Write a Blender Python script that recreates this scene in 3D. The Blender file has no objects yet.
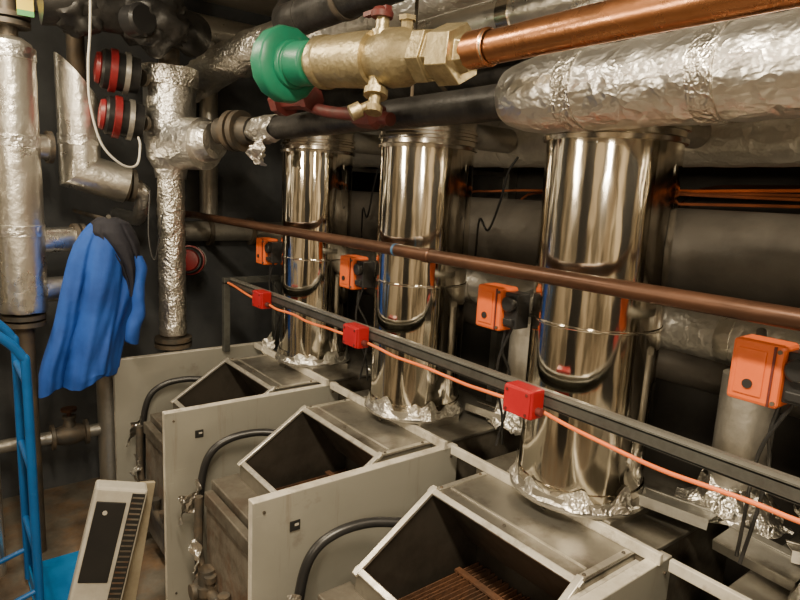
import bpy, bmesh, math, random
from mathutils import Vector, Matrix, noise
random.seed(4)
COL=bpy.context.scene.collection
V=Vector

# ------------------------------------------------------------ materials
MATS={}
def mat(name,c1,c2=None,metal=0.0,rough=0.5,rough2=None,nscale=6,bump=0.0,bscale=30,btype='noise',stretch=(1,1,1),lo=0.4,hi=0.65,bdist=0.02,emit=0,dirt=None,scratch=0,streak=0):
    if name in MATS: return MATS[name]
    m=bpy.data.materials.new(name); m.use_nodes=True
    nt=m.node_tree; N=nt.nodes; L=nt.links
    b=N['Principled BSDF']
    b.inputs['Metallic'].default_value=metal
    b.inputs['Roughness'].default_value=rough
    tc=N.new('ShaderNodeTexCoord'); mp=N.new('ShaderNodeMapping')
    mp.inputs['Scale'].default_value=stretch
    L.new(tc.outputs['Object'],mp.inputs['Vector'])
    no=N.new('ShaderNodeTexNoise'); no.inputs['Scale'].default_value=nscale; no.inputs['Detail'].default_value=6
    no.inputs['Roughness'].default_value=0.65
    L.new(mp.outputs['Vector'],no.inputs['Vector'])
    cr=N.new('ShaderNodeValToRGB')
    cr.color_ramp.elements[0].position=lo; cr.color_ramp.elements[1].position=hi
    cr.color_ramp.elements[0].color=(*c1,1); cr.color_ramp.elements[1].color=(*(c2 or c1),1)
    L.new(no.outputs['Fac'],cr.inputs['Fac']); out=cr.outputs['Color']
    def layer(out,dc,vec,ds,dl,dh,da):
        n3=N.new('ShaderNodeTexNoise'); n3.inputs['Scale'].default_value=ds; n3.inputs['Detail'].default_value=8; n3.inputs['Roughness'].default_value=.7
        L.new(vec,n3.inputs['Vector'])
        mr=N.new('ShaderNodeMapRange'); mr.inputs['From Min'].default_value=dl; mr.inputs['From Max'].default_value=dh; mr.inputs['To Max'].default_value=da
        L.new(n3.outputs['Fac'],mr.inputs['Value'])
        mx=N.new('ShaderNodeMix'); mx.data_type='RGBA'; mx.inputs[7].default_value=(*dc,1)
        L.new(mr.outputs['Result'],mx.inputs[0]); L.new(out,mx.inputs[6]); return mx.outputs[2]
    if dirt:
        out=layer(out,dirt[0],tc.outputs['Object'],*dirt[1:])
    if scratch:
        m2=N.new('ShaderNodeMapping'); m2.inputs['Scale'].default_value=(2,2,60); m2.inputs['Rotation'].default_value=(0,.5,0)
        L.new(tc.outputs['Object'],m2.inputs['Vector'])
        out=layer(out,(.62,.60,.54),m2.outputs['Vector'],1.6,.66,.70,scratch)
    if streak:
        m3=N.new('ShaderNodeMapping'); m3.inputs['Scale'].default_value=(12,12,.7)
        L.new(tc.outputs['Object'],m3.inputs['Vector'])
        out=layer(out,(.17,.115,.065),m3.outputs['Vector'],1.5,.60,.76,streak)
    L.new(out,b.inputs['Base Color'])
    if rough2 is not None:
        mr=N.new('ShaderNodeMapRange'); mr.inputs['From Min'].default_value=lo; mr.inputs['From Max'].default_value=hi
        mr.inputs['To Min'].default_value=rough; mr.inputs['To Max'].default_value=rough2
        L.new(no.outputs['Fac'],mr.inputs['Value']); L.new(mr.outputs['Result'],b.inputs['Roughness'])
    if bump>0:
        bp=N.new('ShaderNodeBump'); bp.inputs['Strength'].default_value=bump; bp.inputs['Distance'].default_value=bdist
        if btype=='voronoi':
            t=N.new('ShaderNodeTexVoronoi'); t.inputs['Scale'].default_value=bscale
            n2=N.new('ShaderNodeTexNoise'); n2.inputs['Scale'].default_value=bscale*0.6; n2.inputs['Detail'].default_value=3
            mx=N.new('ShaderNodeMix'); mx.data_type='VECTOR'; mx.inputs['Factor'].default_value=0.12
            L.new(mp.outputs['Vector'],n2.inputs['Vector'])
            L.new(mp.outputs['Vector'],mx.inputs[4]); L.new(n2.outputs['Color'],mx.inputs[5])
            L.new(mx.outputs[1],t.inputs['Vector']); L.new(t.outputs['Distance'],bp.inputs['Height'])
        else:
            t=N.new('ShaderNodeTexNoise'); t.inputs['Scale'].default_value=bscale; t.inputs['Detail'].default_value=4
            L.new(mp.outputs['Vector'],t.inputs['Vector']); L.new(t.outputs['Fac'],bp.inputs['Height'])
        L.new(bp.outputs['Normal'],b.inputs['Normal'])
    if emit:
        b.inputs['Emission Color'].default_value=(*c1,1); b.inputs['Emission Strength'].default_value=emit
    MATS[name]=m; return m
steel=mat('stainless',(.80,.76,.68),(.64,.59,.50),1,.06,.13,nscale=3,bump=.15,bscale=4.5,stretch=(1,1,.3),bdist=.05)
steeld=mat('stainless_band',(.84,.80,.73),(.72,.67,.58),1,.2)
foil=mat('foil',(.97,.96,.93),(.91,.89,.84),1,.30,.40,nscale=8,bump=.36,bscale=30,btype='voronoi',bdist=.012,stretch=(1,.7,1))
foilc=mat('foil_crumpled',(.90,.88,.83),(.78,.75,.68),1,.28,.4,nscale=8,bump=.45,bscale=40,btype='voronoi',bdist=.012)
clad=mat('metal_cladding',(.92,.90,.84),(.80,.77,.70),.97,.27,.40,nscale=5,bump=.28,bscale=24,bdist=.015,dirt=((.3,.25,.18),9,.60,.8,.35))
cladd=mat('dull_cladding',(.58,.56,.51),(.42,.40,.36),.8,.36,.5,nscale=4,bump=.3,bscale=22,bdist=.015,dirt=((.10,.075,.05),6,.55,.8,.6))
header=mat('header_wrap',(.72,.70,.65),(.56,.54,.49),.75,.36,.48,nscale=5,bump=.35,bscale=26,btype='voronoi',bdist=.012)
darkp=mat('dark_duct',(.10,.09,.078),(.15,.135,.115),.25,.40,.55,nscale=4,bump=.2,bscale=14)
blk=mat('black_foam',(.014,.014,.014),(.035,.033,.031),0,.35,.5,nscale=10,bump=.15,bscale=40)
blkp=mat('black_plastic',(.016,.016,.017),(.022,.022,.022),0,.35)
copper=mat('copper',(.72,.34,.17),(.54,.23,.10),1,.24,.34,nscale=9,bump=.04,bscale=50)
copperd=mat('copper_aged',(.075,.038,.024),(.13,.062,.036),.65,.33,.5,nscale=12,stretch=(1,.25,1))
brass=mat('brass',(.48,.40,.235),(.28,.225,.125),.8,.36,.55,nscale=14,bump=.15,bscale=70,dirt=((.10,.085,.055),9,.48,.72,.6))
green=mat('green_plastic',(.012,.19,.105),(.010,.14,.08),0,.4,bump=.05)
redp=mat('red_plastic',(.40,.009,.016),(.33,.009,.013),0,.4)
redd=mat('dull_red',(.12,.020,.018),(.07,.016,.014),0,.5,nscale=20)
redb=mat('pump_red',(.24,.016,.02),(.15,.012,.014),0,.4,nscale=10)
orange=mat('orange_plastic',(.68,.125,.024),(.58,.10,.02),0,.45)
ocab=mat('orange_cable',(.80,.19,.05),(.70,.15,.04),0,.45)
ocabd=mat('orange_cable_dull',(.42,.12,.045),(.28,.09,.04),0,.6)  # darker, duller orange for the rear cables
panelm=mat('panel_paint',(.40,.39,.34),(.34,.33,.285),.35,.34,.46,nscale=1.4,bump=.01,bscale=12,dirt=((.12,.085,.055),2.2,.60,.74,.7),scratch=.45,streak=.5)
edgem=mat('panel_edge',(.70,.665,.58),(.50,.465,.39),.2,.42,nscale=12,dirt=((.16,.11,.06),14,.54,.72,.8))
galv=mat('galvanised',(.42,.41,.375),(.28,.27,.24),.8,.34,.5,nscale=7,bump=.05,bscale=30,dirt=((.07,.05,.03),8,.55,.78,.6))
hoodm=mat('hood_metal',(.42,.40,.355),(.25,.235,.20),.85,.34,.50,nscale=2.5,bump=.03,bscale=12,dirt=((.06,.042,.028),3.5,.50,.70,.85),scratch=.3,streak=.4)
hoodi=mat('hood_inside',(.08,.07,.058),(.035,.03,.024),.5,.42,.6,nscale=4,bump=.06,bscale=15)
framem=mat('hood_frame',(.72,.69,.62),(.50,.475,.41),.8,.28,.45,nscale=10,dirt=((.12,.085,.05),14,.54,.76,.7))
casem=mat('casing_dirty',(.15,.135,.11),(.07,.06,.046),.4,.5,.7,nscale=6,bump=.12,bscale=30,dirt=((.07,.03,.015),8,.5,.75,.7))
rust=mat('rusty_fins',(.18,.085,.045),(.08,.045,.028),.3,.6,.8,nscale=10,bump=.25,bscale=60,dirt=((.30,.24,.18),9,.58,.75,.5))
insul=mat('front_plate',(.20,.18,.15),(.11,.09,.07),.4,.6,nscale=9,bump=.2,bscale=25,dirt=((.13,.05,.02),7,.5,.7,.8))
wallm=mat('wall_dark',(.05,.055,.062),(.085,.09,.095),0,.7,.85,nscale=3,bump=.2,bscale=12)
wallk=mat('wall_charcoal',(.03,.027,.023),(.05,.045,.039),0,.8,nscale=3,bump=.2,bscale=12)
walll=mat('wall_light',(.54,.46,.35),(.12,.10,.07),0,.8,nscale=1.6,bump=.1,bscale=12,lo=.44,hi=.56)
ceilm=mat('ceiling_paint',(.40,.37,.32),(.29,.26,.22),0,.85,nscale=2)
floorm=mat('concrete_floor',(.15,.135,.11),(.21,.12,.06),0,.6,.75,nscale=5,bump=.15,bscale=25,lo=.45,hi=.68,dirt=((.04,.03,.022),3,.42,.66,.85))
blue=mat('blue_fabric',(.012,.085,.42),(.009,.060,.31),0,.75,nscale=5,bump=.2,bscale=12,bdist=.03)
blackf=mat('black_fabric',(.008,.008,.016),(.014,.014,.022),0,.8,nscale=5,bump=.2,bscale=20)
bluem=mat('blue_paint',(.008,.11,.36),(.007,.085,.28),0,.35,nscale=8)
bluep=mat('blue_plate',(.012,.20,.52),(.010,.15,.42),0,.4,nscale=8)
white=mat('white_paint',(.56,.54,.47),(.42,.39,.33),0,.45,nscale=7)
beige=mat('beige_board',(.42,.36,.25),(.30,.25,.17),0,.7,nscale=9)
yellow=mat('yellow_tag',(.8,.62,.05),(.75,.58,.05),0,.5)
grnst=mat('green_sticker',(.1,.35,.12),(.1,.35,.12),0,.5)
whitec=mat('white_cable',(.6,.58,.52),None,0,.5)
steelr=mat('iron_flange',(.10,.092,.08),(.17,.13,.09),.6,.5,.7,nscale=15)
traym=mat('tray_metal',(.13,.135,.125),(.08,.08,.073),.7,.42,.6,nscale=12)
lampm=mat('lamp_tube',(1,.88,.70),None,0,.4,emit=9)
MK=mat('black_label',(.02,.02,.02),None,0,.4)
btape=mat('blue_tape',(.05,.13,.26),None,0,.5)

# ------------------------------------------------------------ geometry builder
class G:
    def __init__(s): s.bm=bmesh.new()
    def box(s,c,size,rot=None):
        c=V(c); r=bmesh.ops.create_cube(s.bm,size=1)['verts']
        M=Matrix.Diagonal((*size,1))
        if rot is not None: M=rot.to_4x4()@M
        for v in r: v.co=(M@v.co)+c
        return s
    def poly(s,pts,ext):
        a=[s.bm.verts.new(V(p)) for p in pts]; b=[s.bm.verts.new(V(p)+V(ext)) for p in pts]
        n=len(a); s.bm.faces.new(a); s.bm.faces.new(b[::-1])
        for i in range(n): s.bm.faces.new((a[i],b[i],b[(i+1)%n],a[(i+1)%n]))
        return s
    def rings(s,rs,cap=True,closed=False):
        R=[[s.bm.verts.new(p) for p in r] for r in rs]; n=len(R[0])
        m=len(R)
        for i in range(m if closed else m-1):
            A=R[i];B=R[(i+1)%m]
            for j in range(n):
                s.bm.faces.new((A[j],A[(j+1)%n],B[(j+1)%n],B[j]))
        if cap and not closed:
            s.bm.faces.new(R[0][::-1]); s.bm.faces.new(R[-1])
        return s
    def lathe(s,p0,d,prof,seg=32,jit=0,js=20,cap=True,closed=False,ph=0,sq=1):
        p0=V(p0);d=V(d).normalized()
        u=d.orthogonal().normalized(); w=d.cross(u)
        rs=[]
        for t,r in prof:
            ring=[]
            for j in range(seg):
                a=2*math.pi*j/seg+ph
                q=p0+d*t+(u*math.cos(a)+w*math.sin(a)*sq)*r
                if jit:
                    q+=noise.noise_vector(q*js)*jit
                ring.append(q)
            rs.append(ring)
        return s.rings(rs,cap,closed)
    def cyl(s,a,b,r,seg=24,jit=0,js=20,step=None,r2=None):
        a=V(a);b=V(b);L=(b-a).length; r2=r if r2 is None else r2
        n=max(1,int(L/step)) if step else 1
        return s.lathe(a,b-a,[(L*i/n,r+(r2-r)*i/n) for i in range(n+1)],seg,jit,js)
    def tube(s,pts,r,seg=12,sub=8,jit=0,js=20,smooth=True):
        P=[V(p) for p in pts]
        if smooth and len(P)>2:
            Q=[]
            for i in range(len(P)-1):
                p0=P[max(i-1,0)];p1=P[i];p2=P[i+1];p3=P[min(i+2,len(P)-1)]
                for k in range(sub):
                    t=k/sub
                    Q.append(.5*((2*p1)+(p2-p0)*t+(2*p0-5*p1+4*p2-p3)*t*t+(3*p1-p0-3*p2+p3)*t**3))
            Q.append(P[-1]); P=Q
        n=len(P); rs=[]
        u=None
        for i in range(n):
            if i in (0,n-1): t=(P[min(i+1,n-1)]-P[max(i-1,0)]).normalized()
            else: t=((P[i+1]-P[i]).normalized()+(P[i]-P[i-1]).normalized()).normalized()
            if u is None: u=t.orthogonal().normalized()
            u=(u-t*u.dot(t)).normalized(); w=t.cross(u)
            ring=[]
            bend=None;cc=1
            if i not in (0,n-1) and not smooth:
                d1=(P[i]-P[i-1]).normalized(); cc=max(.5,d1.dot(t))
                bend=(d1-t*d1.dot(t))
                bend=bend.normalized() if bend.length>1e-4 else None
            for j in range(seg):
                a=2*math.pi*j/seg
                o=(u*math.cos(a)+w*math.sin(a))*r
                if bend is not None: o+=bend*(o.dot(bend))*(1/cc-1)
                q=P[i]+o
                if jit: q+=noise.noise_vector(q*js)*jit
                ring.append(q)
            rs.append(ring)
        return s.rings(rs)
    def lump(s,c,rad,amp=.3,fs=9,sub=3,seed=0):
        vs=bmesh.ops.create_icosphere(s.bm,subdivisions=sub,radius=1)['verts']
        for v in vs:
            d=v.co.copy(); k=1+amp*noise.noise(d*2.3+V((seed,seed*1.7,0)))*1.6+amp*.6*noise.noise(d*fs+V((seed,0,seed)))
            v.co=V((d.x*rad[0],d.y*rad[1],d.z*rad[2]))*k+V(c)
        return s
    def sheet(s,c,ux,uy,seed=0,amp=.018,n=14):
        c=V(c);ux=V(ux);uy=V(uy);nn=ux.cross(uy).normalized()
        g=[[None]*(n+1) for _ in range(n+1)]
        for i in range(n+1):
            for j in range(n+1):
                a=i/n*2-1;b=j/n*2-1
                k=.78+.5*noise.noise(V((math.atan2(b,a)*1.3,seed,3)))
                q=c+ux*a*k+uy*b*k
                q+=nn*(noise.noise(q*16+V((seed,0,0)))*amp*1.6+noise.noise(q*45)*amp*.7)
                q+=noise.noise_vector(q*30+V((0,seed,0)))*amp*.35
                g[i][j]=s.bm.verts.new(q)
        for i in range(n):
            for j in range(n): s.bm.faces.new((g[i][j],g[i+1][j],g[i+1][j+1],g[i][j+1]))
        return s
    def obj(s,name,m,parent=None,smooth=True,bevel=0,ang=35,label=None):
        bmesh.ops.recalc_face_normals(s.bm,faces=s.bm.faces)
        me=bpy.data.meshes.new(name); s.bm.to_mesh(me); s.bm.free()
        if smooth:
            me.shade_smooth(); me.set_sharp_from_angle(angle=math.radians(ang))
        me.materials.append(m)
        o=bpy.data.objects.new(name,me); COL.objects.link(o)
        if bevel:
            b=o.modifiers.new('b','BEVEL'); b.width=bevel; b.segments=2; b.limit_method='ANGLE'
        if parent is not None:
            o.parent=parent; o.matrix_parent_inverse=Matrix.Translation(-parent.location)
        if label: o['label']=label
        return o
def thing(name,label,cat,loc=(0,0,0),group=None):
    e=bpy.data.objects.new(name,None); e.location=loc; e.empty_display_size=.05; COL.objects.link(e)
    e['label']=label; e['category']=cat
    if group: e['group']=group
    return e
def tag(o,label,cat,group=None):
    o['label']=label; o['category']=cat
    if group: o['group']=group
    return o
def struct(o): o['kind']='structure'; return o
def FL(r,a=.035,b=.068):
    return [(0,a),(0,b),(.018,b),(.018,a+.005),(.028,a+.005),(.028,b),(.046,b),(.046,a)]

# ------------------------------------------------------------ room
X0,X1,Y0,Y1,ZC=-1.3,2.3,-1.5,3.5,2.62
struct(G().box(((X0+X1)/2,(Y0+Y1)/2,-.05),(X1-X0+.4,Y1-Y0+.4,.1)).obj('floor',floorm,smooth=False))
struct(G().box(((X0+X1)/2,(Y0+Y1)/2,ZC+.05),(X1-X0+.4,Y1-Y0+.4,.1)).obj('ceiling',ceilm,smooth=False))
struct(G().box(((X0+X1)/2,Y1+.05,ZC/2),(X1-X0+.2,.1,ZC)).obj('wall_far',wallm,smooth=False))
struct(G().box(((X0+X1)/2,Y0-.05,ZC/2),(X1-X0+.2,.1,ZC)).obj('wall_near',walll,smooth=False))
struct(G().box((X1+.05,(Y0+Y1)/2,ZC/2),(.1,Y1-Y0,ZC)).obj('wall_back',wallk,smooth=False))
struct(G().box((X0-.05,(Y0+Y1)/2,ZC/2),(.1,Y1-Y0,ZC)).obj('wall_aisle',walll,smooth=False))
struct(G().box((X0+.02,.9,1.02),(.04,.85,2.04)).obj('reflection_panel_1',blkp,smooth=False,bevel=.005))  # unseen dark panel added so the flues reflect dark bands
struct(G().box((.35,Y0+.02,1.02),(.85,.04,2.04)).obj('reflection_panel_2',blkp,smooth=False,bevel=.005))  # second unseen dark panel, added for the flue reflections

# ------------------------------------------------------------ boilers
def boiler(y):
    r=thing('boiler','worn grey sheet-metal gas boiler with open slanted draft hood','boiler',(1.1,y+.3,0),'row of boilers')
    G().poly([(.72,y+.03,.06),(1.72,y+.03,.06),(1.72,y+.03,.85),(1.26,y+.03,.85),(1.26,y+.03,.5),(.82,y+.03,.5),(.82,y+.03,.64),(.72,y+.03,.64)],(0,.55,0)).obj('casing',casem,r,smooth=False,bevel=.004)
    G().box((1.2,y+.3,.03),(.9,.5,.06)).obj('plinth',steelr,r,smooth=False)
    sp=G().box((.965,y-.003,.465),(.71,.005,.77)).obj('side_panel',panelm,r,smooth=False,bevel=.001,label='flat beige-grey painted side panel')
    g=G()
    g.box((.616,y+.010,.465),(.011,.030,.775)); g.box((.965,y+.010,.847),(.71,.030,.010)); g.box((1.314,y+.010,.465),(.011,.030,.77))
    g.obj('panel_edge',edgem,sp,smooth=False,bevel=.002,label='pale folded edge of side panel')
    g=G(); g.box((.648,y+.045,.455),(.025,.012,.75)); g.box((.97,y+.045,.828),(.66,.012,.012))
    g.obj('inner_panel_edge',edgem,r,smooth=False,bevel=.002)
    G().box((.73,y-.0075,.755),(.03,.003,.028)).obj('panel_label',MK,sp,smooth=False)
    G().box((.734,y-.0095,.758),(.012,.002,.006)).obj('label_mark',white,sp,smooth=False)
    for (sx,sz) in ((.64,.82),(.64,.15),(1.29,.82),(1.29,.2)):
        G().cyl((sx,y-.005,sz),(sx,y-.010,sz),.004,10).obj('panel_screw',steelr,sp)
    a,b=y+.05,y+.54
    prof=[(.81,.697),(1.046,.85),(1.25,.85),(1.25,.5),(.81,.5)]
    g=G(); t=.005
    for yy in (a,b-t): g.poly([(x,yy,z) for x,z in prof],(0,t,0))
    g.box((1.148,(a+b)/2,.85),(.21,b-a,t)); g.box((1.25,(a+b)/2,.675),(t,b-a,.35))
    g.box((.81,(a+b)/2,.598),(t,b-a,.197))
    hd=g.obj('draft_hood',hoodm,r,smooth=False)
    g=G(); g.box((1.15,a+.012,.8545),(.19,.016,.003)); g.box((1.15,b-.012,.8545),(.19,.016,.003)); g.box((1.10,(a+b)/2,.8545),(.006,b-a-.05,.003))
    g.obj('hood_seam',framem,hd,smooth=False)
    for yy in (a+.012,(a+b)/2,b-.012):
        for xx in (1.075,1.225): G().lathe((xx,yy,.856),(0,0,1),[(0,.005),(.003,.004)],10).obj('hood_rivet',steelr,hd)
    ip=[(.818,.690),(1.046,.84),(1.242,.84),(1.242,.51),(.818,.51)]
    g=G()
    for yy in (a+t+.001,b-t-.003): g.poly([(x,yy,z) for x,z in ip],(0,.002,0))
    g.box((1.243,(a+b)/2,.675),(.003,b-a-.02,.33)); g.box((1.145,(a+b)/2,.843),(.19,b-a-.02,.003)); g.box((.817,(a+b)/2,.60),(.003,b-a-.02,.18))  # thin dark faces added to make the hood opening darker
    g.obj('hood_dark_faces',hoodi,hd,smooth=False,label='dark faces added inside hood')
    G().poly([(1.07,a+.01,.84),(1.076,a+.01,.84),(1.2,a+.01,.66),(1.194,a+.01,.66)],(0,b-a-.02,0)).obj('hood_baffle',hoodi,hd,smooth=False)
    g=G(); d=V((.236,0,.153)); L=d.length; ang=math.atan2(.153,.236); R=Matrix.Rotation(-ang,3,'Y')
    mid=V((.928,0,.776))
    g.box((mid.x,b-.008,mid.z),(L+.03,.018,.010),R); g.box((mid.x,a+.008,mid.z),(L+.03,.018,.010),R)
    g.box((1.046,(a+b)/2,.852),(.018,b-a+.01,.010),R); g.box((.812,(a+b)/2,.699),(.018,b-a+.01,.010),R)
    g.obj('hood_frame',framem,hd,smooth=False,bevel=.002,label='pale metal rim around hood opening')
    g=G()
    n=30
    g.box((1.03,(a+b)/2,.512),(.42,b-a-.03,.01))
    for i in range(n):
        rz=Matrix.Rotation(random.uniform(-.012,.012),3,'Z')
        g.box((1.03,a+.03+i*(b-a-.06)/(n-1),.548+random.uniform(-.004,.004)),(.40,.003,.07),rz)
    for x in (.90,1.15): g.box((x,(a+b)/2,.586),(.02,b-a-.04,.006))
    g.obj('heat_exchanger_fins',rust,r,smooth=False,label='rusty brown heat exchanger fins')
    G().box((1.262,y+.34,.864),(.014,.70,.028)).obj('top_rail',edgem,r,smooth=False,bevel=.002,label='pale folded sheet rail')
    g=G(); g.box((1.49,y+.3,.856),(.42,.56,.012)); g.box((1.36,y+.3,.872),(.18,.34,.026)); g.obj('flue_collector',hoodm,r,smooth=False,bevel=.003)
    G().box((.705,y+.3,.34),(.03,.5,.46)).obj('front_plate',insul,r,smooth=False,bevel=.006)
    g=G(); g.cyl((.67,y+.06,.30),(.67,y+.56,.30),.018,16); g.tube([(.67,y+.5,.3),(.665,y+.55,.42),(.67,y+.56,.60)],.014)
    for i in range(4): g.lathe((.67,y+.1+i*.12,.3),(0,0,1),[(0,.012),(.04,.012),(.04,.02),(.06,.02)],12)
    g.obj('gas_manifold',steelr,r)
    g=G(); g.lathe((.67,y+.49,.24),(0,0,1),[(0,.03),(.05,.035),(.05,.045),(.08,.045),(.08,.03),(.13,.028)],16); g.lathe((.67,y+.49,.30),(-1,0,0),[(0,.02),(.04,.02),(.04,.028),(.055,.028)],12)
    g.obj('gas_valve',steelr,r)
    g=G(); g.box((.695,y+.3,.60),(.03,.48,.05)); g.obj('front_strip',casem,r,smooth=False,bevel=.004)
    return r
YB=[-.10,.62,1.35,2.08]
for y in YB: boiler(y)
r=thing('side_panel','loose beige-grey boiler side panel standing upright','panel',(.95,2.8,0))
sp=G().box((.965,2.797,.43),(.71,.005,.86)).obj('plate',panelm,r,smooth=False,bevel=.001)
g=G(); g.box((.616,2.812,.43),(.011,.030,.86)); g.box((.965,2.812,.857),(.71,.030,.010)); g.box((1.314,2.812,.43),(.011,.030,.86)); g.obj('panel_edge',edgem,r,smooth=False,bevel=.002)

for i,y in enumerate(YB):
    r=thing('flexible_conduit','black flexible conduit curving beside boiler side panel','conduit',(.74,y+.65,.13),'boiler conduits')
    G().tube([(.70,y+.66,.2),(.705,y+.66,.42),(.715,y+.66,.60),(.745,y+.655,.70),(.81,y+.645,.745),(.9,y+.62,.76),(.98,y+.58,.755)],.014,14).obj('conduit_hose',blkp,r)
    G().lathe((.70,y+.66,0),(0,0,1),[(0,.014),(.14,.014),(.14,.026),(.17,.026),(.17,.02),(.21,.02)],12).obj('conduit_fitting',copperd,r)
    g=G(); g.sheet((.655,y+.605,.56),(.045,.03,.01),(.01,-.01,.055),seed=i*3.1,amp=.022)
    tag(g.obj('foil_scrap',foilc,smooth=False),'torn silver foil scrap hanging beside boiler front','foil','boiler foil scraps')
    g=G(); g.sheet((.645,y+.53,.42),(.01,.05,.0),(.015,.01,.06),seed=i*5.7+1,amp=.02)
    tag(g.obj('foil_scrap',foilc,smooth=False),'torn silver foil scrap hanging beside boiler front','foil','boiler foil scraps')

# ------------------------------------------------------------ flues
def flue(y,rad,sd):
    x=1.368
    r=thing('flue_pipe','tall polished stainless steel boiler flue pipe','flue pipe',(x,y,.89),'boiler flues')
    prof=[(0,rad+.004),(.05,rad+.004),(.05,rad),(.46,rad),(.46,rad+.002),(.464,rad+.004),(.468,rad+.002),(.468,rad),(.915,rad),(.915,rad)]
    G().lathe((x,y,.885),(0,0,1),prof,64,cap=False).obj('flue_body',steel,r,ang=60)
    z=1.795
    G().lathe((x,y,z),(0,0,1),[(0,rad),(0,rad+.008),(.010,rad+.010),(.014,rad+.003),(.028,rad+.003),(.03,rad+.010),(.038,rad+.010),(.042,rad+.003),(.05,rad+.003),(.052,rad+.008),(.06,rad+.008),(.062,rad+.002),(.11,rad+.002),(.11,.0)],64,cap=False).obj('flue_top_band',steeld,r,ang=60)
    g=G(); g.lathe((x,y,.885),(0,0,1),[(0,rad+.020),(.004,rad+.020),(.010,rad+.008),(.03,rad+.006),(.03,rad)],48,cap=False)
    g.obj('flue_collar',hoodm,r)
    rs=[]; seg=96
    for k in range(7):
        t=k/6; ring=[]
        for j in range(seg):
            a=2*math.pi*j/seg
            nz=noise.noise(V((math.cos(a)*3.5,math.sin(a)*3.5,sd)))
            h=.893+t*(.040+.06*nz)
            rr=rad+.004+(.010+.020*max(0,nz))*(1-t)**2
            q=V((x+rr*math.cos(a),y+rr*math.sin(a),h)); q+=noise.noise_vector(q*36+V((sd,0,0)))*.005
            dd=V((q.x-x,q.y-y)); 
            if dd.length<rad+.005: dd=dd.normalized()*(rad+.005); q.x=x+dd.x;q.y=y+dd.y
            ring.append(q)
        rs.append(ring)
    G().rings(rs,cap=False).obj('foil_seal',foilc,r,smooth=False,label='thin aluminium foil seal around flue foot')
    G().cyl((x+rad-.01,y,1.86),(1.76,y,1.86),.045,24).obj('flue_branch',cladd,r)
    return r
for k,(y,rad) in enumerate(((.20,.163),(.92,.163),(1.64,.160),(2.38,.152))):
    flue(y,rad,k*4.3+1)

# actuators
for i,y in enumerate((.455,1.140,1.858,2.585)):
    r=thing('damper_actuator','orange damper actuator box with black gear housing beside flue','actuator',(1.27,y,1.28),'damper actuators')
    c=V((1.230,y,1.354))
    h=G().box(c,(.07,.090,.118)).obj('actuator_housing',orange,r,smooth=False,bevel=.007)
    G().box(c+V((-.036,.008,.0)),(.004,.050,.088)).obj('actuator_lid',orange,h,smooth=False,bevel=.002)
    G().box(c+V((-.036,-.030,.0)),(.004,.004,.112)).obj('actuator_seam',redd,h,smooth=False)
    for dz in (-.048,.048): G().cyl(c+V((-.035,-.038,dz)),c+V((-.039,-.038,dz)),.004,10).obj('housing_screw',steelr,h)
    G().lathe(c+V((-.037,.008,-.022)),(-1,0,0),[(0,.009),(.004,.009)],14).obj('actuator_mark',MK,h,smooth=False)
    k=c+V((.005,-.068,.002))
    g=G(); g.box(k,(.05,.046,.095)); g.lathe(k+V((-.024,0,.018)),(-1,0,0),[(0,.022),(.015,.022),(.018,.016)],20); g.box(k+V((-.029,.0,-.03)),(.014,.032,.018))
    g.obj('gear_housing',blkp,r,bevel=.003,smooth=False)
    g=G(); g.tube([k+V((0,0.03,-.05)),k+V((.0,.04,-.12)),k+V((.05,.05,-.2)),k+V((.06,.06,-.3)),k+V((.04,.07,-.42))],.004,8)
    g.obj('actuator_cable',blkp,r)
    g=G(); g.tube([k+V((.0,0.01,-.05)),k+V((.0,.05,-.15)),k+V((.03,.07,-.25)),k+V((.08,.09,-.35)),k+V((.1,0.10,-.44))],.004,8)
    g.obj('actuator_cable',blkp,r)
    g=G(); g.tube([c+V((.02,.02,0)),(1.42,y+.08,1.354),(1.62,y+.16,1.354)],.012,12,smooth=False); g.obj('actuator_bracket',galv,r)

for i,y in enumerate((-.1,.62,1.34,2.06,2.78)):
    r=thing('vent_riser','vertical silver clad vent riser behind the flues','pipe',(1.62,y,.86),'vent risers')
    G().cyl((1.62,y,.865),(1.62,y,1.24),.066,32).obj('riser_body',cladd,r)
    G().lathe((1.62,y,.874),(0,0,1),[(0,.13),(.006,.11),(.02,.095),(.035,.085),(.06,.078),(.085,.069)],64,jit=.030,js=24,cap=False).obj('foil_seal',foilc,r,smooth=False)

# rear horizontal runs
YN,YF=Y0+.01,Y1-.01
def run(name,label,cat,x,z,rad,m,y0=YN,y1=YF,bands=None,jit=0,step=None,bandm=None,group=None,hang=None):
    r=thing(name,label,cat,(x,(y0+y1)/2,z-rad),group)
    G().cyl((x,y0,z),(x,y1,z),rad,40,jit=jit,step=step,js=14).obj('pipe_body',m,r)
    if bands:
        y=y0+.2
        while y<y1:
            if y>-.5: G().lathe((x,y,z),(0,1,0),[(0,rad),(0,rad+.003),(.04,rad+.003),(.04,rad)],40,cap=False).obj('pipe_band',bandm or m,r)
            y+=bands
    if hang:
        for yy in hang:
            g=G(); g.cyl((x,yy,z+rad),(x,yy,ZC),.005,8); g.lathe((x,yy-.012,z),(0,1,0),[(0,rad),(0,rad+.004),(.024,rad+.004),(.024,rad)],32,cap=False)
            g.obj('pipe_hanger',steelr,r)
    return r
run('insulated_pipe','silver foil insulated flue header running behind the flues','pipe',1.86,1.87,.10,header,bands=.6,jit=.003,step=.04)
run('insulated_duct','dark matt insulated duct running along rear wall','duct',1.98,1.50,.145,darkp,bands=.9,bandm=blkp)
run('clad_pipe','silver clad insulated pipe behind vent risers','pipe',1.74,1.30,.072,header,bands=.5,bandm=clad,jit=.003,step=.04)
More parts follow.
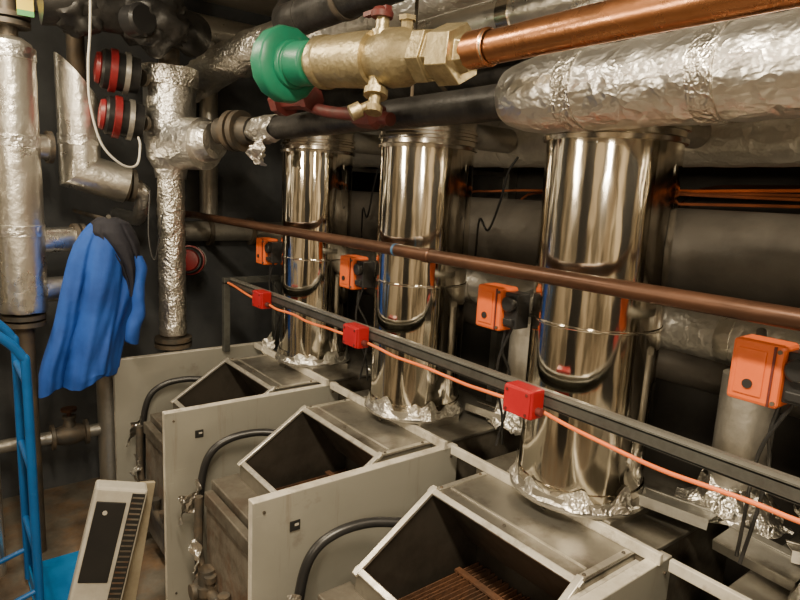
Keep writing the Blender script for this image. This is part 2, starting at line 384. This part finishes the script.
run('dark_pipe','dark pipe low along rear wall','pipe',2.02,1.12,.07,darkp)
run('black_pipe','black insulated pipe high along rear wall','pipe',2.08,2.12,.12,darkp)
for k,(x,z) in enumerate(((2.10,1.69),(2.085,1.71),(2.07,1.682),(2.10,1.735),(2.11,1.66))):
    g=G(); pts=[(x,YN,z)]
    yy=YN; ye=(1.75,1.2,2.1,.95,1.5)[k]
    while yy<ye-.25:
        yy+=.25; pts.append((x+random.uniform(-.006,.006),yy,z+random.uniform(-.012,.012)))
    pts.append((x+.1,ye+.15,z-.02)); pts.append((X1-.005,ye+.3,z-.12))
    g.tube(pts,.0055,8,sub=4)
    tag(g.obj('electrical_cable',(ocabd,ocab,ocabd,copperd,ocabd)[k]),'thin dull orange cable run along rear duct','cable','rear cable runs')
for yy in (.60,1.36,2.08,2.80):
    r=thing('strut_channel','vertical steel strut channel bolted to rear wall','bracket',(2.24,yy,0),'rear struts')
    G().poly([(2.24,yy-.02,0),(2.24,yy+.02,0),(2.295,yy+.02,0),(2.295,yy+.014,0),(2.246,yy+.014,0),(2.246,yy-.014,0),(2.295,yy-.014,0),(2.295,yy-.02,0)],(0,0,ZC)).obj('channel',galv,r,smooth=False)
    G().box((2.10,yy,1.342),(.28,.03,.02)).obj('bracket_arm',galv,r,smooth=False)
    G().box((2.0,yy,1.758),(.48,.03,.02)).obj('bracket_arm',galv,r,smooth=False)
for k in range(4):
    yy=1.15+k*.42
    g=G(); g.tube([(1.745,yy,1.80),(1.73,yy+.03,1.74),(1.73,yy+.06,1.66-.03*(k%3)),(1.75,yy+.13,1.56-.04*(k%2)),(1.77,yy+.2,1.56),(1.78,yy+.22,1.44),(1.79,yy+.23,1.375)],.0045,8)
    tag(g.obj('black_cable',blkp),'thin black cable drooping behind the flues','cable','drooping cables')

# ------------------------------------------------------------ brown pipe, tray with red boxes
r=run('copper_pipe','long aged brown copper pipe crossing in front of flues','pipe',1.12,1.478,.0185,copperd,y1=3.18)
G().lathe((1.12,1.30,1.478),(0,1,0),[(0,.0185),(.003,.0215),(.03,.0215),(.033,.0185)],24,cap=False).obj('pipe_joint',copperd,r)
G().lathe((1.12,1.46,1.478),(0,1,0),[(0,.0187),(0,.0192),(.010,.0192),(.010,.0187)],24,cap=False).obj('pipe_marker_tape',btape,r)
G().tube([(1.12,3.17,1.478),(1.12,3.24,1.478),(1.10,3.29,1.478),(1.05,3.3,1.478),(.95,3.3,1.478)],.0185,16).obj('pipe_elbow',copperd,r)

r=thing('cable_tray','dark grey metal angle tray carrying orange cable past flues','cable tray',(1.12,.6,1.15))
ty0,ty1=YN,2.78
g=G()
g.box((1.12,(ty0+ty1)/2,1.186),(.004,ty1-ty0,.028)); g.box((1.138,(ty0+ty1)/2,1.199),(.040,ty1-ty0,.004)); g.box((1.138,(ty0+ty1)/2,1.173),(.040,ty1-ty0,.004))
g.obj('tray_channel',traym,r,smooth=False)
G().box((1.133,(ty0+ty1)/2,1.205),(.014,ty1-ty0,.008)).obj('tray_conduit',galv,r,smooth=False)
g=G(); g.box((1.11,2.77,1.02),(.03,.03,.34)); g.box((1.24,2.77,1.195),(.29,.03,.03)); g.box((1.37,2.77,1.02),(.03,.03,.34)); 
g.obj('support_frame',traym,r,smooth=False,bevel=.002)
RB=(.185,.905,1.625,2.34)
for y in RB:
    r=thing('junction_box','small red plastic junction box on cable tray','junction box',(1.09,y,1.15),'red junction boxes')
    bb=G().box((1.095,y,1.18),(.045,.085,.07)).obj('box_body',redp,r,smooth=False,bevel=.004)
    lid=G().box((1.070,y,1.18),(.006,.079,.064)).obj('box_lid',redp,r,smooth=False,bevel=.002)
    for sy in (-.03,.03):
        for sz in (-.024,.024): G().cyl((1.068,y+sy,1.18+sz),(1.0655,y+sy,1.18+sz),.004,10).obj('lid_screw',redd,lid)
    for s in (-1,1): G().lathe((1.095,y+s*.04,1.165),(0,s,0),[(0,.010),(.016,.010),(.018,.006)],12).obj('cable_gland',redd,r)
ends=[-1.49]+list(RB)
for i in range(len(ends)-1):
    a=ends[i+1]-.05; b=ends[i]+(.05 if i else 0)
    n=8; pts=[]
    sag=(.018,.020,.006,.005)[i]
    for k in range(n+1):
        t=k/n; y=a+(b-a)*t; pts.append((1.102+.003*math.sin(k*2.1+i),y,1.165-sag*math.sin(math.pi*t)**.7-.003*math.sin(k*1.7+i*2)*(0<k<n)))
    tag(G().tube(pts,.0048,10).obj('orange_cable',ocab),'orange power cable sagging between red junction boxes','cable','orange cables')
g=G(); g.tube([(1.1,2.38,1.165),(1.1,2.5,1.172),(1.108,2.65,1.183),(1.108,2.74,1.19)],.0048,10)
tag(g.obj('orange_cable',ocab),'orange cable leaving last red junction box','cable','orange cables')

# ------------------------------------------------------------ overhead front runs
r=thing('lagged_pipe','pipe lagged in black foam and silver foil','pipe',(1.10,.8,1.79))
G().cyl((1.10,.95,1.872),(1.10,2.5,1.872),.043,32).obj('foam_sleeve',blk,r,label='black foam sleeve')
prof=[(0,.048),(.002,.064),(.02,.070),(.05,.077),(.08,.081)]+[(.09+.015*i,.082+.001*math.sin(i*.9)) for i in range(1,160)]
g=G(); g.lathe((1.10,1.02,1.878),(0,-1,0),[(t,q) for t,q in prof if t<2.5],84,jit=.0022,js=22)
g.obj('foil_jacket',foil,r,label='bright silver foil jacket',ang=70)
for yy in (.80,.52,.25,-.02): G().lathe((1.10,yy,1.878),(0,1,0),[(0,.082),(.001,.0855),(.045,.0855),(.046,.082)],72,jit=.002,js=30,cap=False).obj('foil_tape_seam',foilc,r,ang=60)
for yy in (-.2,1.4,2.2): G().cyl((1.10,yy,1.9),(1.10,yy,ZC),.005,8).obj('hanger_rod',steelr,r)
g=G(); g.lathe((1.10,2.5,1.872),(-.42,.88,0),[(-.02,.055),(.03,.06),(.03,.085),(.055,.085),(.055,.07),(.07,.07),(.07,.085),(.095,.085),(.095,.055),(.16,.055)],28); g.obj('flange',steelr,r,bevel=0)
G().lathe((1.10,2.22,1.872),(0,1,0),[(0,.046),(.03,.052),(.08,.05),(.14,.055),(.2,.05)],44,jit=.012,js=26,cap=False).obj('foil_wrap',foilc,r,smooth=False)
G().sheet((1.07,2.34,1.79),(.01,.10,.01),(-.01,.0,.07),seed=3,amp=.03,n=18).obj('foil_flap',foilc,r,smooth=False)

r=thing('valve_assembly','large aged brass valve with green cap and red tap','valve',(.84,1.2,1.93))
P0=V((.88,.96,1.931)); P1=V((.78,1.60,1.972)); D=(P1-P0).normalized()
g=G(); g.lathe(P0,D,[(-.02,.036),(0,.040),(0,.061),(.055,.063),(.058,.05)],6,ph=.3)
g.lathe(P0,D,[(.055,.05),(.075,.05),(.075,.059),(.11,.060),(.11,.05)],6,ph=.55)
g.obj('union_nut',brass,r,ang=25,bevel=.002)
vb=G().lathe(P0,D,[(.10,.046),(.13,.05),(.16,.062),(.2,.064),(.22,.054),(.25,.052),(.25,.062),(.30,.063),(.42,.060),(.425,.064),(.445,.064),(.45,.045),(.5,.04),(.52,.038),(.56,.036)],40).obj('valve_body',brass,r,ang=40)
g=G(); c=P0+D*.24
g.lathe(c,(-.25,-.2,-1),[(.03,.022),(.075,.020),(.075,.028),(.09,.028),(.09,.014),(.115,.014),(.115,.02),(.13,.02)],12)
g.lathe(c+V((-.025,-.02,-.10)),(-.6,.3,-.35),[(0,.01),(.035,.01),(.035,.018),(.06,.018),(.062,.008)],14)
g.obj('drain_cock',brass,r,ang=30)
ts=G().lathe(c+V((0,0,.03)),(.05,0,1),[(0,.026),(.03,.024),(.03,.016),(.06,.015)],14).obj('tap_stem',brass,r,ang=30)
G().lathe(P0+D*.16,(0,0,1),[(.03,.014),(.075,.014),(.075,.02),(.085,.02)],6).obj('test_plug',brass,r,ang=30)
g=G(); g.lathe(c+V((0,0,.088)),(.05,0,1),[(0,.012),(.0,.024),(.012,.026),(.02,.02),(.022,.0)],14); g.box(c+V((0,.02,.105)),(.016,.09,.01)); g.obj('tap_handle',redd,ts,label='dull red tap handle')
g=G(); 
g.lathe(P0,D,[(.48,.05),(.485,.054),(.545,.056),(.547,.050),(.555,.050),(.557,.060),(.575,.064)],36)
g.lathe(P0,D,[(.57,.066),(.575,.088),(.582,.096),(.605,.099),(.625,.096),(.634,.085),(.64,.055)],14,ph=.3)
g.lathe(P0,D,[(.635,.05),(.66,.046),(.668,.03)],20)
g.obj('green_cap',green,r,ang=32,bevel=.004,label='teal green plastic cap')
r=thing('copper_pipe','bright copper pipe joined to the brass valve','pipe',(.87,-.2,1.9))
G().tube([P0,(.868,.6,1.93),(.868,YN,1.93)],.031,32,smooth=False).obj('pipe_body',copper,r)
G().lathe((.872,.93,1.931),(.02,-1,0),[(0,.032),(.002,.036),(.05,.036),(.055,.031)],32,cap=False).obj('solder_joint',copper,r)
G().lathe((.872,.882,1.931),(.02,-1,0),[(0,.0335),(.004,.0335),(.006,.0312)],32,cap=False).obj('solder_ring',steeld,r)
G().cyl((.868,.3,1.95),(.868,.3,ZC),.005,8).obj('hanger_rod',steelr,r)

g=G(); g.tube([(.98,2.02,1.935),(.99,1.9,1.93),(1.0,1.7,1.885),(1.0,1.5,1.86),(1.0,1.36,1.84)],.018,20)
g.lathe((.985,1.98,1.935),(0,-1,-.05),[(0,.03),(.0,.048),(.05,.05),(.05,.03),(.2,.03),(.2,.038),(.23,.038),(.24,.02)],8)
g.lathe((1.0,1.52,1.862),(0,-1,-.1),[(0,.018),(.01,.034),(.10,.036),(.12,.02)],8)
tag(g.obj('red_valve_pipe',redd),'dull red painted valve pipe beside black pipe','pipe')

run('lagged_duct','large foil lagged pipe near ceiling','pipe',1.36,2.27,.10,foil,y1=2.2,jit=.006,step=.03,hang=(1.0,))
run('lagged_duct','silver clad pipe under ceiling','pipe',1.2,2.10,.05,clad,y1=2.45,bands=.4,bandm=steeld,hang=(.7,2.3))
run('black_pipe','fat black insulated pipe with rounded end overhead','pipe',1.0,2.19,.055,blk,y1=1.84,hang=(.5,1.6))
run('black_pipe','black insulated pipe high above valve','pipe',1.68,2.10,.05,blk,y1=3.2,hang=(.5,1.9))
run('lagged_duct','silver clad pipe high over flues','pipe',1.56,2.32,.06,clad,bands=.5,y1=3.2,hang=(.9,1.7))
g=G(); g.tube([(1.0,1.84,2.19),(1.0,1.93,2.19),(1.02,2.0,2.21),(1.06,2.03,2.28),(1.06,2.03,2.45),(1.06,2.03,ZC)],.056,24)
tag(g.obj('black_elbow',blk),'black insulated elbow rising to ceiling','pipe elbow')
r=thing('foil_duct','foil wrapped duct crossing below ceiling','duct',(1.1,2.7,2.1))
g=G(); g.tube([(1.12,3.45,2.13),(1.12,3.15,2.15),(1.13,2.85,2.19),(1.19,2.6,2.23),(1.30,2.35,2.27),(1.36,2.2,2.27)],.085,44,jit=.014,js=18); g.obj('duct_body',foilc,r,ang=30)

# ------------------------------------------------------------ far corner pipework
r=thing('clad_riser','vertical silver clad insulated riser with flanged foot','pipe',(.294,2.9,0))
G().lathe((.294,2.9,1.09),(0,0,1),[(0,.05),(0,.086),(.01,.09)]+[(.02*i,.09) for i in range(1,52)]+[(1.05,.08),(1.07,.05)],60,jit=.0025,js=22).obj('cladding',clad,r,ang=40)
for z in (1.4,1.75,2.08): G().lathe((.294,2.9,z),(0,0,1),[(0,.09),(.001,.0935),(.045,.0935),(.046,.09)],60,jit=.002,js=22,cap=False).obj('tape_seam',foil,r,ang=50)
g=G(); g.cyl((.294,2.9,0),(.294,2.9,ZC),.035,20); g.lathe((.294,2.9,1.03),(0,0,1),FL(0,.035,.08),28,cap=False); g.lathe((.294,2.9,2.2),(0,0,1),FL(0,.035,.08),28,cap=False)
g.obj('steel_pipe',steelr,r)
for z in (1.38,1.17):
    st=G().cyl((.37,2.92,z),(.50,2.95,z),.052,28).obj('branch_stub',clad,r)
    g=G(); g.lathe((.495,2.95,z),(1,.12,0),FL(0,.04,.068),28); g.tube([(.52,2.955,z),(.62,2.99,z),(.65,3.1,z),(.65,Y1,z)],.03,14)
    g.obj('branch_flange',steelr,st)
st=G().cyl((.37,2.92,1.76),(.42,2.93,1.76),.05,28).obj('branch_stub',clad,r)
G().lathe((.41,2.93,1.76),(1,.12,0),[(0,.04),(0,.065),(.018,.065),(.018,.03)],28).obj('branch_flange',steelr,st)
r=thing('clad_riser','narrow silver clad riser beside larger one','pipe',(.17,2.7,0))
G().lathe((.14,2.8,0),(0,0,1),[(0,.03),(1.0,.03),(1.0,.048),(1.02,.05),(2.2,.05),(2.2,.03),(ZC,.03)],32).obj('cladding',clad,r,ang=40)
r=thing('clad_riser','tall clad riser at side of aisle corner','pipe',(.02,3.2,0))
G().lathe((.04,3.35,0),(0,0,1),[(0,.07),(ZC,.07)],32).obj('cladding',clad,r,ang=40)
r=thing('warning_tag','small yellow tag with black symbol and green strip','tag',(.34,2.8,2.24))
G().box((.345,2.80,2.29),(.055,.004,.11)).obj('tag_plate',yellow,r,smooth=False)
g=G(); g.poly([(.328,2.797,2.29),(.362,2.797,2.29),(.345,2.797,2.325)],(0,-.002,0)); g.obj('tag_symbol',MK,r,smooth=False)
g=G(); g.box((.345,2.797,2.238),(.055,.004,.02)); g.obj('tag_strip',grnst,r,smooth=False)
G().tube([(.33,2.8,2.34),(.32,2.83,2.4),(.30,2.87,2.45)],.003,6).obj('tag_cord',whitec,r)

r=thing('clad_elbow','wide silver foil mitred elbow duct with slanted end','pipe elbow',(.54,3.0,1.6))
g=G()
g.tube([(.545,3.0,2.06),(.545,3.0,1.67),(.73,2.985,1.62)],.082,40,smooth=False)
for v in g.bm.verts:
    if v.co.z>2.04: v.co.z+= -(v.co.x-.545)*1.1
g.obj('elbow_body',clad,r,ang=18)
G().cyl((.545,3.0,1.78),(.545,3.0,1.825),.0845,36).obj('tape_seam',foil,r,ang=40)
g=G(); g.lathe((.715,2.987,1.623),(1,0,-.1),FL(0,.04,.074),28); g.cyl((.73,2.985,1.618),(.79,2.98,1.610),.035,20)
g.obj('elbow_flange',steelr,r)
G().cyl((.545,3.0,1.98),(.545,3.0,ZC),.035,20).obj('steel_pipe',steelr,r)
G().tube([(.77,2.98,1.61),(.80,2.985,1.59),(.805,3.02,1.53),(.805,3.08,1.48),(.805,3.15,1.46),(.805,Y1,1.46)],.033,24,jit=.003).obj('foil_bend',foil,r)

r=thing('foil_riser','foil wrapped vertical riser with stepped elbow tee','pipe',(.9,2.9,0))
G().lathe((.9,2.9,.93),(0,0,1),[(0,.058),(.03,.062)]+[(.03+.02*i,.060) for i in range(1,40)],48,jit=.007,js=26).obj('lower_lagging',foilc,r,ang=30)
g=G(); g.tube([(.9,2.9,2.13),(.9,2.9,1.86),(.93,2.84,1.815),(.99,2.71,1.815)],.112,44,smooth=False)
g.lathe((.9,2.9,1.66),(0,0,1),[(0,.05),(.0,.066),(.04,.072),(.09,.102),(.16,.106)],40)
g.lathe((.99,2.71,1.825),(.42,-.88,.06),[(-.01,.09),(.03,.085),(.06,.076),(.065,.05)],40)
g.obj('tee_cladding',foil,r,ang=20)
g=G(); g.lathe((.9,2.9,2.06),(0,0,1),[(0,.113),(.0,.124),(.05,.126),(.08,.122),(.085,.06)],48,jit=.005,js=20,cap=False); g.obj('foil_collar',foilc,r,smooth=False)
g=G(); g.cyl((.9,2.9,0),(.9,2.9,.95),.04,20); g.lathe((.9,2.9,.87),(0,0,1),FL(0,.05,.085),28); g.obj('steel_pipe',steelr,r)
G().cyl((.9,2.9,2.1),(.9,2.9,ZC),.045,20).obj('upper_pipe',steelr,r)
r=thing('pump','large black insulated pump body near ceiling','pump',(.7,2.75,2.2))
g=G(); g.tube([(.38,2.72,2.28),(.5,2.72,2.29),(.75,2.72,2.29),(.9,2.74,2.28),(.98,2.78,2.26)],.085,28,jit=.012,js=9); g.lump((.78,2.7,2.28),(.14,.12,.11),.2,sub=4,seed=3); g.lump((.5,2.72,2.27),(.10,.09,.09),.2,sub=4,seed=8)
g.obj('pump_body',blk,r,ang=60)
g=G(); g.cyl((.72,2.68,2.33),(.72,2.68,ZC),.03,16); g.lathe((.70,2.6,2.25),(.3,-1,0),[(-.05,.06),(.02,.06),(.03,.05)],20); g.obj('pump_motor',blkp,r)
def circ(c,d,s,label):
    r=thing('circulator_pump',label,'pump',c,'circulator pumps')
    G().lathe(c,d,[(-.095*s,.05*s),(-.09*s,.074*s),(-.03*s,.078*s),(.05*s,.082*s),(.06*s,.075*s)],32).obj('motor_casing',blkp,r)
    G().lathe(c,d,[(-.05*s,.078*s),(-.05*s,.088*s),(-.03*s,.088*s),(-.03*s,.078*s)],32,cap=False).obj('grey_band',cladd,r)
    G().lathe(c,d,[(-.0*s,.08*s),(-.0*s,.090*s),(.026*s,.090*s),(.029*s,.08*s)],32,cap=False).obj('red_band',redb,r)
    G().lathe(c,d,[(.055*s,.06*s),(.065*s,.066*s),(.08*s,.06*s),(.085*s,.03*s)],32).obj('motor_cap',redb,r)
circ(V((.675,2.84,1.90)),V((-1,.12,.12)),.97,'black circulator pump with dark red band')
circ(V((.665,2.84,2.085)),V((-1,.12,.10)),.97,'black circulator pump with dark red band')
circ(V((1.07,3.15,1.25)),V((-.5,-.85,.1)),.85,'black circulator pump with dark red band')
for z in (1.90,2.085):
    tag(G().cyl((.765,2.85,z-.01),(.782,2.86,z-.01),.035,16).obj('pump_connection',steelr),'dark pipe connection between pump and riser','pipe','pump connections')
tag(G().cyl((1.09,3.22,1.25),(1.09,Y1,1.25),.03,14).obj('wall_pipe',steelr),'dark iron pipe running into far wall','pipe')
r=thing('wall_pipe','silver clad pipe across the far wall','pipe',(1.5,3.38,1.3))
G().cyl((1.0,3.40,1.38),(X1,3.40,1.38),.055,24).obj('pipe_body',cladd,r)
for x in (1.05,1.25,1.5): G().lathe((x,3.40,1.38),(1,0,0),[(0,.055),(0,.08),(.02,.08),(.02,.055)],24,cap=False).obj('pipe_flange',steelr,r)
g=G(); g.cyl((X0,3.42,2.46),(X1,3.42,2.46),.07,24); tag(g.obj('wall_pipe',clad),'pale clad pipe high on far wall','pipe')
r=thing('wall_pipe','clad pipe rising on far wall behind riser','pipe',(1.25,3.42,0))
G().cyl((1.27,3.42,1.44),(1.27,3.42,2.39),.05,24).obj('pipe_body',cladd,r)
G().lathe((1.27,3.42,1.85),(0,0,1),[(0,.05),(0,.075),(.02,.075),(.02,.05)],24,cap=False).obj('pipe_flange',steelr,r)
g=G(); g.tube([(.53,2.55,ZC),(.515,2.55,2.203),(.503,2.55,2.05),(.505,2.55,1.91),(.54,2.55,1.77),(.61,2.55,1.70),(.67,2.58,1.705),(.70,2.64,1.78),(.72,2.74,1.82)],.0045,8)
tag(g.obj('white_cable',whitec),'thin white cable looping down from ceiling','cable')
g=G(); g.tube([(.80,2.88,1.6),(.78,2.84,1.4),(.80,2.82,1.3),(.84,2.83,1.5)],.004,8)
tag(g.obj('black_cable',blkp),'thin black cable loop beside foil riser','cable')

r=thing('low_pipe_valve','low pipe with flanged valve near floor on far wall','valve',(.5,3.2,0))
g=G(); g.cyl((.12,3.15,.42),(.66,3.15,.42),.03,20); g.cyl((.66,3.15,.0),(.66,3.15,.70),.055,28); g.obj('pipe_body',cladd,r)
g=G(); g.lathe((.40,3.15,.42),(1,0,0),[(0,.03),(0,.06),(.015,.06),(.02,.04),(.06,.05),(.10,.05),(.14,.04),(.145,.06),(.16,.06),(.16,.03)],24); g.lathe((.48,3.15,.46),(0,0,1),[(0,.03),(.04,.022),(.04,.03),(.055,.03)],16); g.obj('valve_body',steelr,r)
g=G(); g.lathe((.48,3.15,.51),(0,0,1),[(0,.0),(0,.01),(.03,.01),(.03,.035),(.042,.035),(.042,0)],20); g.obj('valve_handwheel',copperd,r)

# ------------------------------------------------------------ coat
r=thing('coat','royal blue jacket with black collar hanging from pipe','jacket',(.59,2.8,.75))
rows=[(1.475,.56,.645,.03),(1.455,.530,.685,.05),(1.42,.50,.708,.062),(1.37,.468,.726,.07),(1.31,.448,.730,.075),(1.22,.428,.724,.078),(1.14,.408,.710,.08),(1.05,.384,.688,.082),(.96,.358,.662,.085),(.88,.336,.640,.088),(.82,.322,.630,.090),(.785,.318,.622,.086)]
def coatmesh(rows,seg=110,yc=2.80,amp=.020,hem=True):
    rr=[]; rows2=[]
    for i in range(len(rows)-1):
        for k in range(6):
            t=k/6; rows2.append(tuple(rows[i][j]*(1-t)+rows[i+1][j]*t for j in range(4)))
    rows2.append(rows[-1])
    z0=rows[0][0]
    for z,xl,xr,th in rows2:
        ring=[]; c=(xl+xr)/2; h=(xr-xl)/2
        f=min(1,(z0-z)/.45)
        for j in range(seg):
            a=2*math.pi*j/seg
            u=math.cos(a)
            us=u+(z-1.1)*.25
            fold=amp*f*(.8*math.sin(us*5.2+1)+.4*math.sin(us*9.5-z*3)+1.7*noise.noise(V((us*2.2,z*2.8,2)))+.9*noise.noise(V((us*5,z*6,5))))
            for gx in (-.48,.50):
                fold-= .024*min(1,f*2)*math.exp(-((us-gx+.0)/.07)**2)
            x=c+h*u*(1+.02*math.sin(z*17)); y=yc-math.sin(a)*th- (fold if math.sin(a)>-.2 else -fold*.3)
            ring.append(V((x,y,z+(.03*u-.012*math.sin(u*6+2))*(1 if z<.83 and hem else 0))))
        rr.append(ring)
    return rr
G().rings(coatmesh(rows,amp=.017)).obj('jacket_body',blue,r,ang=80)
crow=[(1.485,.565,.645,.035),(1.465,.540,.688,.060),(1.425,.525,.712,.078),(1.38,.550,.728,.088),(1.335,.590,.728,.092),(1.28,.630,.718,.090),(1.22,.655,.705,.080),(1.15,.668,.692,.06)]
G().rings(coatmesh(crow,yc=2.795,amp=.006,hem=False)).obj('collar_lining',blackf,r,ang=80)
g=G(); g.tube([(.700,2.76,1.32),(.707,2.74,1.24),(.703,2.73,1.15),(.690,2.73,1.05),(.667,2.735,.95)],.028,20,jit=.014,js=12); g.obj('sleeve',blue,r,ang=80)
g=G(); g.tube([(.60,2.76,1.49),(.60,2.80,1.475),(.60,2.95,1.475),(.60,3.2,1.475),(.60,Y1,1.475)],.010,10); tag(g.obj('coat_hook',steelr),'iron rod from wall carrying the jacket','hook')

# ------------------------------------------------------------ hand truck
r=thing('hand_truck','blue tubular steel hand truck standing upright','hand truck',(.2,2.5,0))
g=G(); 
for yy in (2.35,2.66): g.tube([(.235,yy,.03),(.235,yy,.55),(.235,yy,.98),(.225,yy,1.04),(.18,yy,1.10),(.10,yy,1.17)],.0155,16,sub=5)
g.cyl((.10,2.335,1.17),(.10,2.675,1.17),.0155,14)
for z,x in ((.30,.235),(.62,.235),(.94,.235)): g.cyl((x,2.35,z),(x,2.66,z),.012,12)
g.cyl((.06,2.26,.11),(.06,2.75,.11),.012,12); g.cyl((.06,2.35,.11),(.235,2.35,.16),.010,10); g.cyl((.06,2.66,.11),(.235,2.66,.16),.010,10)
g.obj('tube_frame',bluem,r)
g=G(); g.box((.355,2.54,.012),(.25,.48,.008)); g.box((.237,2.54,.05),(.008,.48,.08)); g.obj('toe_plate',bluep,r,smooth=False,bevel=.002)
for yy in (2.24,2.69):
    G().lathe((.03,yy,.11),(0,1,0),[(0,.05),(0,.10),(.01,.11),(.035,.11),(.045,.10),(.045,.05)],28).obj('wheel',blkp,r)

# ------------------------------------------------------------ louvred cover and board leaning on boiler front
r=thing('louvred_cover','pale metal cover with black panel and side louvres, leaning','appliance cover',(.5,2.25,0))
R=Matrix.Rotation(math.radians(14),3,'Y')@Matrix.Rotation(math.radians(-12),3,'Z')
c=V((.432,2.22,.285))
sh=G().box(c,(.175,.08,.56),R).obj('cover_shell',white,r,smooth=False,bevel=.01)
G().box(c+R@V((-.026,-.041,.08)),(.098,.006,.30),R).obj('black_face',blkp,r,smooth=False,bevel=.01)
G().lathe(c+R@V((-.040,-.044,.19)),R@V((0,-1,0)),[(0,.008),(.002,.008)],14).obj('face_mark',white,sh,smooth=False)
G().box(c+R@V((-.026,-.042,-.19)),(.06,.002,.02),R).obj('face_badge',steelr,sh,smooth=False)
G().box(c+R@V((.058,-.0395,.0)),(.044,.006,.53),R).obj('vent_strip',MK,sh,smooth=False)
g=G()
for i in range(26): g.box(c+R@V((.058,-.043,.25-.020*i)),(.038,.003,.006),R)
g.obj('louvre_slots',insul,sh,smooth=False)
R=Matrix.Rotation(math.radians(10),3,'Y')
tag(G().box((.555,2.27,.262),(.055,.018,.52),R).obj('board',beige,smooth=False,bevel=.002),'narrow beige board leaning beside the louvred cover','board')

# loose bent sheets on casing
def bent(x,y,z,w,l,a,tilt,m,lab):
    R=Matrix.Rotation(math.radians(a),3,'Z')@Matrix.Rotation(math.radians(tilt),3,'Y')
    g=G(); c=V((x,y,z)); g.box(c,(w,l,.003),R); g.box(c+R@V((-w/2,0,-.012)),(.003,l,.024),R); g.box(c+R@V((w/2+.008,0,.004)),(.02,l,.003),R)
    tag(g.obj('metal_sheet',m,smooth=False),lab,'metal sheet','loose bent sheets')
bent(1.46,.70,.905,.10,.20,10,14,galv,'bent grey metal sheet lying on boiler casing')
bent(1.42,.47,.90,.07,.18,-6,-10,galv,'bent grey metal sheet lying on boiler casing')
bent(1.50,.36,.92,.10,.16,24,18,hoodm,'bent grey metal sheet lying on boiler casing')
bent(1.56,1.42,.90,.07,.2,8,10,hoodm,'bent grey metal sheet lying on boiler casing')
bent(1.56,1.96,.90,.07,.2,-8,10,hoodm,'bent grey metal sheet lying on boiler casing')
for (x,y,z,ux,uy) in ((1.52,1.26,.90,(.02,.05,.02),(.04,-.02,.01)),(1.28,2.66,.89,(.05,.03,.01),(.0,.04,.02)),(1.60,.42,.93,(.02,.06,.03),(.05,0,.0)),(1.50,.56,.91,(.03,.04,.03),(.04,-.02,.01))):
    g=G(); g.sheet((x,y,z+.01),ux,uy,seed=x*9+y*3,amp=.028)
    tag(g.obj('foil_scrap',foilc,smooth=False),'torn crumpled foil scrap lying on boiler casing','foil','casing foil scraps')

# ------------------------------------------------------------ lights
LC=(1,.84,.60)
def lamp(x,y,power):
    r=thing('ceiling_lamp','white fluorescent batten light on ceiling','ceiling light',(x,y,ZC),'ceiling lights')
    s=(.12,1.1,.05)
    G().box((x,y,ZC-.03),s).obj('lamp_housing',white,r,smooth=False,bevel=.005)
    G().cyl((x,y-.5,ZC-.075),(x,y+.5,ZC-.075),.018,16).obj('lamp_tube',lampm,r)
    l=bpy.data.lights.new('lamp_light','AREA'); l.shape='RECTANGLE'; l.size=.12; l.size_y=1.05; l.energy=power; l.color=LC
    o=bpy.data.objects.new('lamp_light',l); o.location=(x,y,ZC-.105); COL.objects.link(o)
    o.parent=r; o.matrix_parent_inverse=Matrix.Translation(-r.location)
lamp(.12,.25,80); lamp(.05,2.2,32)
for (yy,zz,pw) in ((-.6,1.95,30),(1.9,1.9,14)):  # unseen fill lights added on the aisle wall to brighten room and flues
    r=thing('fill_lamp','added square fill light on aisle wall, out of view','added fill light',(X0,yy,zz),'added fill lights')
    G().box((X0+.03,yy,zz),(.06,.32,.32)).obj('lamp_housing',white,r,smooth=False,bevel=.01)
    G().box((X0+.065,yy,zz),(.012,.28,.28)).obj('fill_lamp_face',mat('fill_glow',(1,.9,.72),None,0,.4,emit=3),r,smooth=False,bevel=.004)
    l=bpy.data.lights.new('lamp_light','AREA'); l.shape='RECTANGLE'; l.size=.3; l.size_y=.3; l.energy=pw; l.color=LC
    o=bpy.data.objects.new('lamp_light',l); o.location=(X0+.08,yy,zz); o.rotation_euler=(0,math.radians(-90),0); COL.objects.link(o)
    o.parent=r; o.matrix_parent_inverse=Matrix.Translation(-r.location)
w=bpy.data.worlds.new('w'); bpy.context.scene.world=w; w.use_nodes=True
w.node_tree.nodes['Background'].inputs[0].default_value=(1,.85,.65,1); w.node_tree.nodes['Background'].inputs[1].default_value=.05

# ------------------------------------------------------------ camera
cam=bpy.data.cameras.new('camera'); co=bpy.data.objects.new('camera',cam); COL.objects.link(co)
cam.sensor_width=36; cam.lens=36*610/800; cam.clip_start=.02
p=math.radians(10);rl=math.radians(2.9);y=math.radians(38)
F=V((math.sin(y)*math.cos(p),math.cos(y)*math.cos(p),-math.sin(p)))
Rr=V((math.cos(y),-math.sin(y),0)); U=Rr.cross(F)
R2=Rr*math.cos(rl)+U*math.sin(rl); U2=-Rr*math.sin(rl)+U*math.cos(rl)
M=Matrix((R2,U2,-F)).transposed().to_4x4(); M.translation=V((0,0,1.65))
co.matrix_world=M
bpy.context.scene.camera=co
